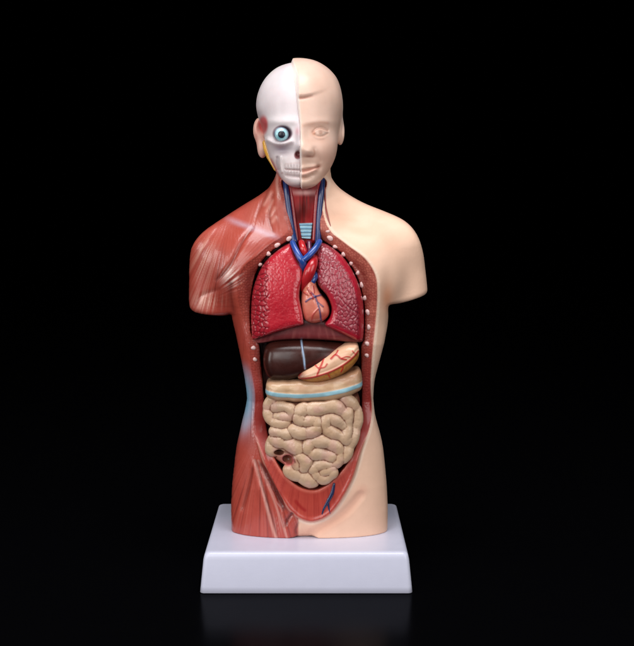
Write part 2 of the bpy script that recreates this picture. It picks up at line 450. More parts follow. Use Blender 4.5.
# ---- paint
n_ = len(V)
col = fill(n_, (238, 197, 171))
nb = fbm(px*.05, py*.05, 21, 3); nf = fbm(px*.35, py*.35, 31, 3)
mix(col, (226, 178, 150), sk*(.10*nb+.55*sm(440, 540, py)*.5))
mix(col, (214, 140, 100), sk*.75*gz(px, py, 389, 300, 4.5, 11))  # orange shadow painted in under the arm
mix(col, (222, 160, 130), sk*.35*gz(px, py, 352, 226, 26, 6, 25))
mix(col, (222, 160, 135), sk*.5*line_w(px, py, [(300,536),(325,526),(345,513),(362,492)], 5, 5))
mus = fill(n_, (170, 70, 54))
mix(mus, (156, 56, 46), nb*.9)
mix(mus, (178, 80, 66), .45*sm(330, 215, py))
mix(mus, (176, 70, 56), reg_thigh*.8)
mix(mus, (176, 82, 66), reg_neck*.7)
mix(mus, (214, 146, 126), sm(.56, .95, (reg_delt*st_delt+reg_pec*st_pec*.9+reg_thigh*st_thigh+reg_neck*st_neck*.8+reg_side*st_side*.7))*.18)
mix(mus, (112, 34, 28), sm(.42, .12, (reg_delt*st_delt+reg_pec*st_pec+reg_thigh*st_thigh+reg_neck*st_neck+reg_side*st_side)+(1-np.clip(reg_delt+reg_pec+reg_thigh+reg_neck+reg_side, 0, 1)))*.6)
# white tendon fans and strokes, partly specular highlights painted on the fibres
w_ = gz(px, py, 203, 262, 7, 16, 8)*sm(.45, .62, st_delt); mix(mus, (226, 180, 160), .5*w_)
w_ = gz(px, py, 231, 277, 6.5, 6.5, 30)*sm(.35, .6, st_pec); mix(mus, (246, 222, 212), 1.0*w_)
w_ = gz(px, py, 205, 303, 9, 6)*sm(.35, .6, st_delt); mix(mus, (238, 190, 172), .75*w_)
for a, b in (((263,205),(270,193)), ((266,212),(271,201)), ((270,216),(274,209)), ((272,222),(275,218))): mix(mus, (222, 156, 140), .6*line_w(px, py, [a, b], 1.4, 2.4))
mix(mus, (235, 195, 180), .5*line_w(px, py, [(275,168),(276,182),(279,205)], 1.0, 2.4)*sm(207, 190, py))
mix(mus, (236, 190, 175), .4*line_w(px, py, [(254,462),(263,492),(270,520),(276,538)], 1.3, 1.2))
mix(mus, (236, 190, 175), .35*line_w(px, py, [(258,462),(272,495),(281,520),(287,538)], 1.0, 1.2))
mix(mus, (238, 205, 190), .4*gz(px, py, 285, 525, 8, 9)*sm(.5, .68, st_thigh))
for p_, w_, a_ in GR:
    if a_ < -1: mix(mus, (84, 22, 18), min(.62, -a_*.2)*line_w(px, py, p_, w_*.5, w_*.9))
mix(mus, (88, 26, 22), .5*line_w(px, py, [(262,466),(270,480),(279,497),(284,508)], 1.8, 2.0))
# painted collar-bone and hip-bone patches
mix(mus, (186, 158, 172), .75*line_w(px, py, [(221,218.5),(240,225),(258,231),(283,240)], 2.0, 3.4)*(.6+.5*fbm(px*.15, py*.3, 51))*sm(216, 236, px)*sm(286, 270, px))
mix(mus, (132, 196, 226), 1.0*gz(px, py, 242.5, 403, 6, 16, 0)**.7*sm(.2, .5, gz(px, py, 243, 400, 9, 24)))
mix(mus, (196, 190, 206), .45*gz(px, py, 239, 428, 7, 9))
mw_ = sm(1.2, -1.2, px-mid)
mw_ = np.where((yy > 0), sm(308, 304, px), mw_)
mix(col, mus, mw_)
# rim shelf, apron, lining
rimc = fill(n_, (160, 68, 58))
mix(rimc, (196, 112, 94), np.where(px > 306, (.35+.6*sm(.25, .75, nf))*sm(390, 300, py), .3*sm(.3, .7, nf)))
mix(rimc, (158, 48, 42), sm(310, 410, py)*.9)
mix(rimc, mus, (.5+.4*sm(-7, -1, vR))*muscle*sm(400, 330, py))
mix(rimc, (112, 42, 34), .45*sm(.35, .1, gran2-gran1)*sm(420, 360, py))
mix(rimc, (210, 130, 104), .35*sm(.75, 1, gid)*sm(.2, .5, gran2-gran1)*sm(330, 300, py))
mix(rimc, (112, 34, 30), .6*sm(-4, -11, vR)*sm(460, 430, py))
ap = fill(n_, (174, 62, 50))
stb = fan(312, 380, 60, .01, 6)
mix(ap, (198, 84, 66), .6*sm(.5, .9, stb)*sm(485, 505, py)); mix(ap, (150, 42, 36), .5*sm(.5, .2, stb))
mix(ap, (150, 24, 24), .8*line_w(px, py, [(296,500),(301,506),(305,509)], 1.6, 1.4))
mix(ap, (232, 170, 148), .8*sm(3.2, 1.0, -vR))
mix(ap, (216, 110, 90), .5*sm(4, 1.5, vC))
mix(rimc, ap, bw)
mix(col, rimc, sm(.3, -1.2, vR)*(yy < 8)*((py > 236) | (vR < -1)))
mix(col, (240, 214, 194), .7*np.exp(-((vR-1.2)/1.3)**2)*(~muscle)*(yy < 8))
neck_in = incav & (py < 243)
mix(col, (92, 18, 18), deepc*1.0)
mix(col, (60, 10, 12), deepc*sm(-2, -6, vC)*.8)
cv = concave(V, Q, N, 4); mix(col, (96, 28, 22), mw_*.55*sm(.05, .4, cv)*(~inshelf))  # occlusion shade painted into the muscle creases
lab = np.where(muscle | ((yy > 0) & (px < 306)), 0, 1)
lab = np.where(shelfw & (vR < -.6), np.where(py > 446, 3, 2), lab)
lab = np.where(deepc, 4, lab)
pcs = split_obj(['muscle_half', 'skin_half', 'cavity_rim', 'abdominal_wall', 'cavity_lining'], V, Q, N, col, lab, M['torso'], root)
pcs['muscle_half']['label'] = 'red side of the torso stripped to bare muscle'
pcs['skin_half']['label'] = 'pale side of the torso covered in smooth skin'

def body_y(px_, py_):
    x_, z_ = A(px_, py_, KF)
    i = int(round((x_-g.o[0])/g.h)); j = int(round((z_-g.o[2])/g.h))
    return float(Yf[i, j]+(depth[i, j] if dR[i, j] < 0 else 0)-raise_[i, j]*.85)
# cut rib ends in the rim
RIBS = [(288.5,239,3.2,2.6),(276.4,245.6,3.4,2.6),(267.8,254.2,2.8,2.4),(259.6,265,2.0,2.2),(252.8,349.2,2.3,2.4),(254.4,361,2.2,2.2),
        (330.5,238.5,3.6,2.8),(328,232,2.2,1.6),(335.5,247.5,2.6,2.0),(343.7,255,2.5,2.2),(351.6,264,2.2,2.2),(358,273.6,2.0,2.4),(361.8,285.7,2.0,3.0),(365.2,299,2.1,2.9),(368.2,313.4,2.5,3.0),(369.2,328.6,2.2,2.5),(367.6,345,2.4,2.4),(367.2,357,2.2,2.2)]
rng = np.random.RandomState(4)
for (a, b, ra, rb) in RIBS:
    nu, nv = 12, 7; vs = []; qs = []
    y0 = body_y(a, b)+.4
    for i in range(nv):
        ph = -math.pi/2+math.pi*(i+.5)/nv
        for j in range(nu):
            th = 2*math.pi*j/nu; w = 1+.12*math.sin(2*th+a)+.08*math.sin(3*th+b)
            r = math.cos(ph)*w
            x_, z_ = A(a, b, KF)
            vs.append((x_+ra*r*math.cos(th), y0-1.6*math.sin(ph), z_+rb*r*math.sin(th)))
    for i in range(nv-1):
        for j in range(nu): qs.append([i*nu+j, i*nu+(j+1) % nu, (i+1)*nu+(j+1) % nu, (i+1)*nu+j])
    for off in (0, (nv-1)*nu):
        for k in range(1, nu//2): qs.append([off+k-1, off+k, off+nu-k-1, off+(nu-k) % nu])
    make_obj('rib_end', np.array(vs), np.array(qs), None, None, M['rib'], pcs['cavity_rim'])
# blue vein on the abdominal wall
vb = lambda a, b: (a, b, body_y(a, b)+.5)
tube('abdominal_vein', [vb(334,483), vb(332,492), vb(328,500), vb(324,507), vb(322,513)], [1.3, 1.9, 1.7, 1.1, .5], (32, 42, 80), pcs['abdominal_wall'])
tube('abdominal_vein', [vb(328,498), vb(328.5,505), vb(330,512)], [1.2, 1.0, .4], (32, 42, 80), pcs['abdominal_wall'])

# ================================================================== NECK
g = Grid(-36, 12, -40, 0, -66, 4, .6)
d = g.poly(cr(FP([(286,180),(289,205),(293,240),(321,240),(321,205),(322,180)], .98), True, 4))
pxg, pyg = g.x2/.98+CX, CY-g.z2/.98
yf = (-21-6*np.sqrt(np.clip(1-((pxg-304.5)/18)**2, 0, 1))+1.6*np.exp(-((pxg-304)/1.5)**2)-1.0*np.exp(-((pyg-194)/4)**2)*np.exp(-((pxg-304)/9)**2)
      -2.2*np.exp(-((pyg-209)/9)**2)*np.exp(-((np.abs(pxg-304)-4)/5)**2)).astype(f32)*np.ones_like(d)
V, Q, N = g.net(g.slab(d, yf, -2, 2), 2)
px, py = V[:, 0]/.98+CX, CY-V[:, 2]/.98
col = fill(len(V), (146, 22, 26)); s_ = noise2(px*.6, py*.06, 3)
mix(col, (166, 36, 38), sm(.5, .9, s_)); mix(col, (84, 14, 16), sm(.45, .1, s_)*.8)
mix(col, (92, 20, 16), .8*gz(px, py, 304, 210, 5, 8)); mix(col, (222, 170, 165), .9*gz(px, py, 305, 192.5, 8, 1.8))
mix(col, (156, 30, 36), .6*gz(px, py, 312, 215, 2, 14)); mix(col, (70, 10, 14), .6*line_w(px, py, [(304,196),(304,222)], .7, .9))
make_obj('larynx', V, Q, N, col, M['throat'], root)
# trachea with cartilage rings
g = Grid(-20, -2, -38, -18, -62, -42, .4)
d = g.poly(np.array(FP([(299,223.5),(312.5,223),(310.8,239),(301.5,238.5)], .975)))
pyg = CY-g.z2/.975
yf = (-30.5+.9*np.cos((pyg-223)*2*math.pi/3.6)+.02*(g.x2+11)**2).astype(f32)
V, Q, N = g.net(g.slab(d, yf, -19, .9), 1)
py = CY-V[:, 2]/.975; col = fill(len(V), (142, 192, 214)); mix(col, (196, 226, 234), .7*(.5-.5*np.cos((py-223)*2*math.pi/3.6+math.pi)))
mix(col, (74, 120, 160), .45*(.5-.5*np.cos((py-223)*2*math.pi/3.6)))
make_obj('trachea', V, Q, N, col, M['vessel'], root)
BLUE = (24, 45, 98); RED = (176, 26, 34)
tube('jugular_vein', [(285,180,-20),(286.5,192,-25),(289,210,-27),(292,228,-30),(294.5,241,-34)], [2.6, 2.8, 2.7, 2.7, 3.2], BLUE, root, k=.98)
tube('jugular_vein', [(322.5,180,-20),(321.5,192,-25),(319.5,210,-27),(318.5,228,-30),(318,242,-34)], [2.7, 2.9, 2.8, 2.7, 3.2], BLUE, root, k=.98)
tube('carotid_artery', [(290,180,-20),(291.5,195,-25),(294,215,-27),(297,240,-30)], [1.6]*4, (140, 20, 28), root, k=.98)
tube('carotid_artery', [(317.5,180,-20),(316.5,195,-25),(315,215,-27),(314,240,-30)], [1.8]*4, (150, 24, 32), root, k=.98)
tube('neck_artery', [(325,188,-20),(325.5,205,-25),(327.5,216,-29),(330.5,226,-32)], [.7, .9, .9, .4], (150, 60, 52), root, k=.98)

# ================================================================== LUNGS
def lung(name, outline, seed, is_left):
    P = cr(FP(outline, .962), True, 5); P = np.array(P)
    g = Grid(P[:,0].min()-3, P[:,0].max()+3, -68, -14, P[:,1].min()-3, P[:,1].max()+3, .6)
    d = g.poly(P); pxg, pyg = g.x2/.962+CX, CY-g.z2/.962
    if is_left:
        yf = -61+np.where(pxg < 268, (268-pxg)*.62+.018*(268-pxg)**2, 0)+.004*(pyg-300)**2*(pyg < 300)+.0009*(pxg-285)**2
    else:
        yf = -60+.009*(pxg-333)**2+.004*(pyg-305)**2*(pyg < 305)+np.clip(pxg-357, 0, 20)*.9*sm(250, 290, pyg)
    yf = (yf+5*(1-dome(d, 9))).astype(f32)
    V, Q, N = g.net(g.slab(d, yf, -16, 3.2), 2)
    px, py = V[:, 0]/.962+CX, CY-V[:, 2]/.962
    fw = sm(.0, -.35, N[:, 1])
    if is_left:
        wx, wy = px+1.2*fbm(px*.2, py*.2, 8), py+1.2*fbm(px*.2, py*.2, 9)
        f1, f2, cid = worley(wx, wy, 5.2, seed); e1 = sm(0, .28, f2-f1)
        g1, g2, gi = worley(wx*.9, wy, 3.2, seed+5); e2 = sm(0, .18, g2-g1)
        side = sm(270, 266, px+1.5*np.sin(py*.4))
        V = V+N*((.75*(e1-.8)*side+.12*(e2-.8)*(1-side)+.25*(fbm(px*.5, py*.5, 3)-.5))*fw)[:, None]; N = normals(V, Q)
        col = fill(len(V), (174, 24, 40))
        mix(col, (188, 36, 50), fbm(px*.12, py*.12, 4)); mix(col, (162, 22, 42), (1-e2)*(1-side)*.55)
        mix(col, (214, 84, 92), (1-side)*.55*sm(.0, .12, .12-np.abs(g2-g1-.22))*sm(.5, .7, noise2(px*.4, py*.4, 15)))
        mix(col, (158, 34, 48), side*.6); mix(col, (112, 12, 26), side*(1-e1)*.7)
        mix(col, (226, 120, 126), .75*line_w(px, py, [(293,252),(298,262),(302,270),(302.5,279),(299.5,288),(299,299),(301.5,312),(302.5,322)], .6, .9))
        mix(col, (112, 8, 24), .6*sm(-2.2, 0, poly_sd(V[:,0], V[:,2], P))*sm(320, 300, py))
    else:
        a = px*.9+py*.45; b = -px*.5+py*.62
        a += 1.6*fbm(px*.15, py*.15, 8); b += 1.6*fbm(px*.15, py*.15, 18)
        f1, f2, cid = worley(a, b, 4.1, seed); e1 = sm(.0, .26, f2-f1)
        mar = sm(-6.5, -4.2, poly_sd(V[:,0], V[:,2], P))*sm(331, 342, px+.25*(py-250))
        V = V+N*((.5*(e1-.7)*(1-mar)+.3*(fbm(px*.5, py*.5, 3)-.5))*fw)[:, None]; N = normals(V, Q)
        col = fill(len(V), (156, 52, 66)); mix(col, (166, 66, 78), cid*.5); mix(col, (144, 36, 52), fbm(px*.1, py*.1, 9)*.7)
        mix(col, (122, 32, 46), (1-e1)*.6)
        mix(col, (170, 24, 46), mar*.95)
        mix(col, (172, 26, 44), sm(322, 330, py-.28*(px-330))*.45)
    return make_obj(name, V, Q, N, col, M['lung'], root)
l1 = lung('lung', [(290.6,245),(295.5,256),(302.4,267.6),(303.2,278),(300.4,287.7),(299.6,298),(302.4,312.5),(303.6,322.5),(302,325),(294,327),(283,330),(270.5,334),(256,340),(252,341),(251,337),(250,322),(250.4,305.4),(252,292),(255,281.8),(260,270),(266.5,260.5),(278,250.5),(287,245)], 5, True)
l1['label'] = 'bright red lung with a cobbled outer face'
l2 = lung('lung', [(318,244),(314.5,251),(316.6,265),(315.6,276),(319,286.5),(327,296),(331.5,307.8),(330,317),(325.5,323),(326,326),(334,330),(347,336),(358,341.5),(363,341),(364.4,334),(364.6,320),(363.6,303),(360,288),(354.5,275),(348,264),(340.5,255),(330,247),(323,244)], 9, False)
l2['label'] = 'mauve pink lung with a net of grooves and a red outer margin'

# ================================================================== HEART AND GREAT VESSELS
HE = [(304.5,281),(301.5,294),(301.2,305),(303,316),(306,321.5),(313,324),(321,322.5),(326.5,319),(329.5,314),(329.3,308),(326.5,301),(321,294.5),(317,287),(315.5,281),(311,277.5),(306.5,277.5)]
P = cr(FP(HE, .962), True, 5)
g = Grid(-20, 15, -68, -20, -145, -94, .5)
d = g.poly(P); yf = (-50-11.5*dome(d, 13)).astype(f32)
V, Q, N = g.net(g.slab(d, yf, -22, 2.5), 2)
px, py = V[:, 0]/.962+CX, CY-V[:, 2]/.962
VE = [([(306,301),(310,298),(315,296),(321,295)], .8, (40, 50, 104)), ([(315,296),(318,304),(320,312),(321,320)], .8, (44, 50, 100)), ([(311,292),(315,296)], .7, (44, 54, 110)), ([(318,302),(323,306)], .6, (60, 56, 100)),
      ([(308,288),(311,293),(313,298)], .8, (168, 28, 36)), ([(304,292),(308,294)], .7, (176, 40, 40)), ([(313,286),(314,292)], .8, (176, 36, 40)), ([(318,308),(313,314),(312,320)], .6, (176, 50, 50))]
col = fill(len(V), (206, 106, 88)); mix(col, (222, 140, 116), fbm(px*.15, py*.15, 2)); mix(col, (186, 66, 60), sm(308, 322, py)*.6*sm(318, 326, px)); mix(col, (186, 70, 62), .5*sm(304, 318, py))
dd = np.zeros(len(V))
for p_, w_, c_ in VE:
    w = line_w(px, py, p_, w_, .8); mix(col, c_, w*.95); dd += w*.5
V = V+N*dd[:, None]; N = normals(V, Q)
heart = make_obj('heart', V, Q, N, col, M['vessel'], root)
tube('aorta', [(304,289,-49),(306.5,280,-55),(309.5,271,-57),(312.5,264,-55),(314.5,258,-47)], [3.6, 4.8, 5.6, 5.0, 3.6], (178, 28, 36), root)
tube('pulmonary_artery', [(308.5,287,-50),(311.5,281.5,-54),(314.5,277,-52),(316.5,274,-46)], [3.4, 3.6, 3.4, 3], (34, 66, 134), root)
tube('brachiocephalic_vein', [(292.5,243,-44),(296,250,-51),(300,257,-55),(303,262,-55),(303.5,270,-48)], [2.8, 3.0, 3.3, 3.5, 3.5], (36, 74, 152), root)
tube('brachiocephalic_vein', [(319.5,242,-44),(315.5,248,-51),(310,254,-55),(304.5,259,-56)], [2.9, 3.1, 3.1, 3.0], (36, 74, 152), root)
tube('brachiocephalic_artery', [(301.5,243,-44),(303,248,-49),(304.5,253,-49),(306,260,-46)], [3.2, 3.4, 3.4, 3], (188, 30, 34), root)
tube('carotid_root', [(309,243,-42),(309.5,250,-47),(311,258,-49)], [2.4, 2.4, 2.8], (96, 30, 60), root)

# ================================================================== DIAPHRAGM, LIVER, STOMACH
def pill(name, outline, yedge, T_, R_, h_, yb, r, paintfn, mat, bumpfn=None, k=.962, extra=None):
    P = cr(FP(outline, k), True, 5)
    g = Grid(P[:,0].min()-2, P[:,0].max()+2, yedge-T_-6, yb+2, P[:,1].min()-2, P[:,1].max()+2, h_)
    d = g.poly(P); yf = (yedge-T_*dome(d, R_))
    pxg, pyg = g.x2/k+CX, CY-g.z2/k
    if extra is not None: yf = yf+extra(pxg, pyg)
    V, Q, N = g.net(g.slab(d, yf.astype(f32), yb, r), 2)
    px, py = V[:, 0]/k+CX, CY-V[:, 2]/k
    if bumpfn is not None:
        V = V+N*bumpfn(px, py)[:, None]; N = normals(V, Q)
    col = paintfn(px, py, V, N)
    return make_obj(name, V, Q, N, col, M[mat], root)
def p_dia(px, py, V, N):
    c = fill(len(px), (118, 44, 48)); s_ = noise2((px-308)*.8/(1+.02*np.abs(py-300)), py*.05, 4)
    mix(c, (150, 76, 74), .6*sm(.4, .9, s_)); mix(c, (70, 18, 22), .8*sm(330, 324, py)); mix(c, (168, 84, 82), .5*np.exp(-((py-341+.0009*(px-312)**2*-1)/1.2)**2)); return c  # includes a thin painted highlight along the lower lip
pill('diaphragm', [(252,336),(262,328),(285,321),(310,318),(335,323),(356,331),(364,338),(364,343.5),(357,344.6),(332,341.8),(301,340.6),(277,342),(260,345.6),(254,344)], -45, 5, 6, .7, -16, 2.5, p_dia, 'torso', extra=lambda a, b: 13*(np.abs(a-308)/56)**3)
LIV = [(263,356),(264.6,349.5),(268.5,345),(275,342.4),(287,341),(301,340.8),(320,342),(340,344.5),(352,346),(357,350),(352,358),(338,364),(322,370),(304,377),(291,381),(281,382.6),(272.5,382),(267,378.5),(263.8,371),(262.6,363)]
def p_liv(px, py, V, N):
    c = fill(len(px), (48, 21, 17)); mix(c, (66, 30, 24), fbm(px*.08, py*.08, 3)); mix(c, (34, 14, 14), sm(355, 380, py)*.6)
    mix(c, (150, 172, 200), .95*line_w(px, py, [(301,340),(302.5,349),(304,358),(305,368)], .75, .6)); mix(c, (96, 34, 34), .4*line_w(px, py, [(304,367),(322,358),(340,347)], 1.2, 1.5)); return c
pill('liver', LIV, -47, 9, 13, .6, -16, 6, p_liv, 'liver', extra=lambda a, b: .0032*(a-302)**2+.010*(b-364)**2-2.5, bumpfn=lambda a, b: .5*line_w(a, b, [(301,340),(302.5,349),(304,358),(305,368)], .8, .8))
STO = [(297,377),(302,370),(310,365),(318,360),(328,353.8),(338,348),(346.4,344.6),(353,344.2),(357.5,345.4),(359.6,351),(358.4,359),(353.5,366),(346.5,372.5),(337.5,377.5),(328,381),(319,383),(311,383.2),(302,381)]
OCH = [(299,378.5),(311,376.6),(322,373.6),(333,369.4),(343,364),(351,358),(358,351)]
SV = [([(317,374),(319.5,368),(322,363),(324,358)], .9), ([(319.5,368),(314.5,364)], .8), ([(320,367),(324.5,366),(327,363)], .7),
      ([(331,358),(336,354),(341,357.5),(346,358.5)], .9), ([(336,354),(338,350.5)], .8), ([(341,357.5),(346,355.5),(350,356)], .6),
      ([(343,366),(341,371)], .8), ([(328,373),(330,377)], .6), ([(352,350),(355,353)], .6), ([(299,375),(303,370),(308,366.5)], 1.1)]
def p_sto(px, py, V, N):
    c = fill(len(px), (216, 166, 132)); mix(c, (228, 186, 156), fbm(px*.12, py*.12, 6))
    d, t = seg_d2(px, py, cr(OCH, False, 5)); below = py > np.interp(px, [p[0] for p in OCH], [p[1] for p in OCH])
    mix(c, (184, 124, 58), np.where(below, sm(0, 1.2, d), 0)); mix(c, (150, 90, 40), np.where(below, .5*sm(.5, .8, noise2(px*.5, py*.5, 8)), 0))
    mix(c, (176, 30, 30), .95*(1-sm(.5, 1.4, d)))
    for p_, w_ in SV: mix(c, (186, 32, 30), .95*line_w(px, py, p_, w_, .6))
    mix(c, (96, 22, 20), .8*gz(px, py, 300, 375, 4, 3)); return c
def b_sto(px, py):
    b = np.zeros(len(px))
    for p_, w_ in SV: b += .35*line_w(px, py, p_, w_, .7)
    d, t = seg_d2(px, py, cr(OCH, False, 5)); return b+.35*np.exp(-(d/1.0)**2)-.3*np.exp(-((d-2)/1.2)**2)
pill('stomach', STO, -50, 11, 10, .5, -20, 3, p_sto, 'gut', b_sto)

# ================================================================== INTESTINES
COL = [(266,389),(267.5,384),(274,381.5),(292,380.5),(306,380.5),(320,380),(334,377),(343,374),(352,371),(358,369.5),(361,373),(362,382),(361,390),(355,394.5),(347,398),(334,401.5),(320,403),(300,403.5),(285,402.5),(272,400.5),(266.5,397)]
TAE = [(264,391.5),(278,394),(292,395.2),(306,395),(320,394),(334,391.8),(346,389),(356,386),(363,383.5)]
def p_col(px, py, V, N):
    c = fill(len(px), (190, 152, 116)); mix(c, (204, 172, 138), fbm(px*.15, py*.15, 3)); mix(c, (150, 104, 78), .7*sm(387, 380, py+.10*np.clip(px-320, 0, 50))); mix(c, (160, 116, 84), .6*sm(397, 403, py))  # top painted darker as the shade under the stomach
    mix(c, (184, 132, 104), .4*sm(.5, .8, noise2(px*.1, py*.3, 9)))
    mix(c, (142, 186, 200), .97*line_w(px, py, TAE, 2.0, .7)); return c
def b_col(px, py): return .4*line_w(px, py, TAE, 2.2, .8)+1.8*(fbm(px*.09, py*.12, 5, 2)-.5)-.7*gz(px, py, 289, 385, 2, 4)-.6*gz(px, py, 333, 382, 2, 4)
pill('transverse_colon', COL, -49, 10, 9, .55, -18, 3, p_col, 'gut', b_col)
GUT = [(268,399),(265.5,408),(266,416),(269,426),(270.5,433),(269,440),(270,450),(273,459.5),(285,468),(292,475.5),(300,481),(306,483.5),(317,484.5),(327,481),(335,475.5),(343,463.5),(352,449.5),(358.5,433),(360,412),(358,397),(340,400),(314,402),(290,402)]
P = cr(FP(GUT, .962), True, 5)
g = Grid(P[:,0].min()-4, P[:,0].max()+4, -72, -15, P[:,1].min()-4, P[:,1].max()+4, .6)
d = g.poly(P); pxg, pyg = g.x2/.962+CX, CY-g.z2/.962
def gy(a, b): return -61.5+.0052*(a-314)**2+.0016*(b-435)**2*(b > 435)
yfm = (gy(pxg, pyg)+4.4+7*(1-dome(d, 7))).astype(f32)
F = g.slab(d, yfm, -18, 3)
COILS = [([(272.5,401),(269,407),(269,414),(272,420.5),(278,423.5),(286,423)], 4.4),
 ([(276,407.5),(285,407),(291.5,409.5),(291,415),(284,416.8),(278,417)], 4.1),
 ([(346,416),(340,410.5),(334,406.5),(322,408),(311,409),(304,409),(300,412.5),(300,417.5),(304,420.5),(312,420)], 5.1),
 ([(316,421),(315.5,428),(310,431.5),(302,432),(294,429.5)], 5.0),
 ([(343,425),(336,420.5),(329,417.5),(324.5,421),(326,428),(333,433),(341,437),(347,440)], 4.5),
 ([(345,400),(350,404),(355,411),(356,422),(353.5,433),(349.5,443),(346,452),(342,458)], 5.0),
 ([(348,411),(347.5,420),(347,430),(345,438)], 3.8),
 ([(275,432),(281,432.5),(288,434)], 4.4),
 ([(273,450),(273.5,442.5),(280,441),(289,443.5),(299,448)], 5.4),
 ([(331,456.5),(321,453.5),(313,452),(308.5,448),(311,442.5),(318,440.5),(327,442),(335,446),(338.5,454),(336,461.5),(328,464.5),(319,464.8),(314,469)], 4.7),
 ([(316,474),(322,477.5),(328,476),(331.5,472)], 4.6),
 ([(301,456),(305.5,460.5),(304,467)], 4.9), ([(296,459),(297,466)], 3.6),
 ([(291,470.5),(298,474),(307,478),(313,480.5)], 5.6),
 ([(324,471),(332,468)], 4.0)]
for ci, (pts, r) in enumerate(COILS):
    r *= 1.38
    P_ = cr(pts, False, 5); T_ = None
    for i in range(len(P_)-1):
        a, b = P_[i], P_[i+1]
        za = r/1.5+.5*math.sin(ci*1.7)
        A3 = ((a[0]-CX)*.962, gy(*a)+za, (CY-a[1])*.962); B3 = ((b[0]-CX)*.962, gy(*b)+za, (CY-b[1])*.962)
        lo = [int((min(A3[k], B3[k])-r-4-g.o[k])/g.h) for k in range(3)]; hi = [int((max(A3[k], B3[k])+r+4-g.o[k])/g.h)+1 for k in range(3)]
        sl = tuple(slice(max(l, 0), max(h_, 0)) for l, h_ in zip(lo, hi))
        X_, Y_, Z_ = g.X[sl[0]], g.Y[:, sl[1]], g.Z[:, :, sl[2]]
        dv = np.array(B3)-np.array(A3); L = dv@dv+1e-9
        t = np.clip(((X_-A3[0])*dv[0]+(Y_-A3[1])*dv[1]+(Z_-A3[2])*dv[2])/L, 0, 1)
        dist = (np.sqrt((X_-A3[0]-t*dv[0])**2+(1.5*(Y_-A3[1]-t*dv[1]))**2+(Z_-A3[2]-t*dv[2])**2)-r*(1+.09*math.sin(i*.7+ci))).astype(f32)
        F[sl] = np.minimum(F[sl], dist)
# cut ends of the bowel: two holes
for a, b, ra, rb in ((278.8,453.2,4.8,2.9), (287.6,459.8,5.0,4.6)):
    F = smax(F, -g.ell(((a-CX)*.962, gy(a, b)+3, (CY-b)*.962), (ra, 9, rb)), 1.2)
V, Q, N = g.net(F, 2)
px, py = V[:, 0]/.962+CX, CY-V[:, 2]/.962
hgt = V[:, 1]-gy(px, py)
V = V+N*(.8*(fbm(px*.16, py*.16, 12)-.5))[:, None]; N = normals(V, Q)
col = fill(len(V), (190, 154, 122)); mix(col, (204, 172, 144), fbm(px*.1, py*.1, 7)); mix(col, (206, 158, 146), .5*sm(.5, .8, noise2(px*.12, py*.12, 17)))
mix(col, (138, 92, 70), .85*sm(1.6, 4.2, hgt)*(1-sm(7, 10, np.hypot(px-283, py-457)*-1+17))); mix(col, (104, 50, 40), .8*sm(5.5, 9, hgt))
mix(col, (178, 78, 76), .85*gz(px, py, 290, 460, 3.4, 3.6)); mix(col, (170, 90, 80), .7*gz(px, py, 284, 462, 7, 3.5)); mix(col, (168, 70, 66), .6*gz(px, py, 279, 456.5, 5, 2.5))
mix(col, (186, 92, 88), .9*sm(1.3, .9, np.hypot((px-287.8)/5.6, (py-459.8)/5.2)))
for a, b, ra, rb in ((278.8,453.2,4.9,3.0), (284.9,459.2,2.8,3.6)): mix(col, (58, 10, 18), sm(1.15, .75, np.sqrt(((px-a)/ra)**2+((py-b)/rb)**2)))
mix(col, (104, 24, 34), .75*line_w(px, py, [(283,452),(288,452.5),(293,456),(295,461)], 1.0, 1.0))
cv = concave(V, Q, N, 4); mix(col, (132, 84, 62), .9*sm(.01, .13, cv)); mix(col, (84, 38, 30), .75*sm(.10, .36, cv))  # groove shade painted between the folds, together with the dark wash
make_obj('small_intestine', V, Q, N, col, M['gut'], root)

# ================================================================== HEAD
HK = 0.975
def HP(pts): return [((p[0]-CX), (CY-p[1])) for p in pts]
SKULL = [(302,60),(291,61.3),(275,66),(262,77.5),(254.8,92),(253,104),(255,113),(259,125),(262,140),(266,153),(271.5,166),(277,178),(284,185),(292,188.3),(301,189.3),(315,188),(324,182),(331,170),(337,154),(341,135),(343,115),(343,100),(339,80),(327,67),(314,61.5)]
SKIN = [(303,56.2),(292,56.4),(275,61),(260,74),(252,92),(251,108),(255,125),(261,145),(268,162),(277,178),(286,186),(293,189),(301,190),(309,189.3),(317,187.2),(324,181.6),(330.5,171),(336.5,155.5),(341,137),(343.6,117),(344,100),(340.8,79),(335,70),(327,63.4),(316,58.2)]
g = Grid(-72, 34, -82, 76, -18, 126, .7)
def head_base(out, grow):
    F = g.ell(P3(299,108,7), (47+grow, 61+grow, 52+grow))
    F = smin(F, g.ell(P3(300.5,146,-16), (37+grow, 40+grow, 42+grow)), 14)
    F = smin(F, g.ell(P3(301,178,-37), (17+grow, 14+grow, 11+grow)), 12)
    return smax(F, g.b(g.poly(cr(HP(out), True, 5))), 9)
hx, hy = g.x2/HK+CX, CY-g.z2/HK                  # measured coordinates on the face plane
def G2(cx_, cy_, sx, sy, rot=0): return gz(hx, hy, cx_, cy_, sx, sy, rot)
def L2(pts, w):
    d, t = seg_d2(hx, hy, cr(pts, False, 4)); return np.exp(-(d/w)**2)
fy = sm(10, -15, g.Y)
SLt = lambda r: np.interp(r, [50,60,75,86,100,125,154,200], [289.5,290.5,292,294.7,296.7,299.3,300,300])
SRt = lambda r: np.interp(r, [50,60,75,86,100,125,154,200], [291.5,293,298.3,298.9,299.2,301,301.8,302])
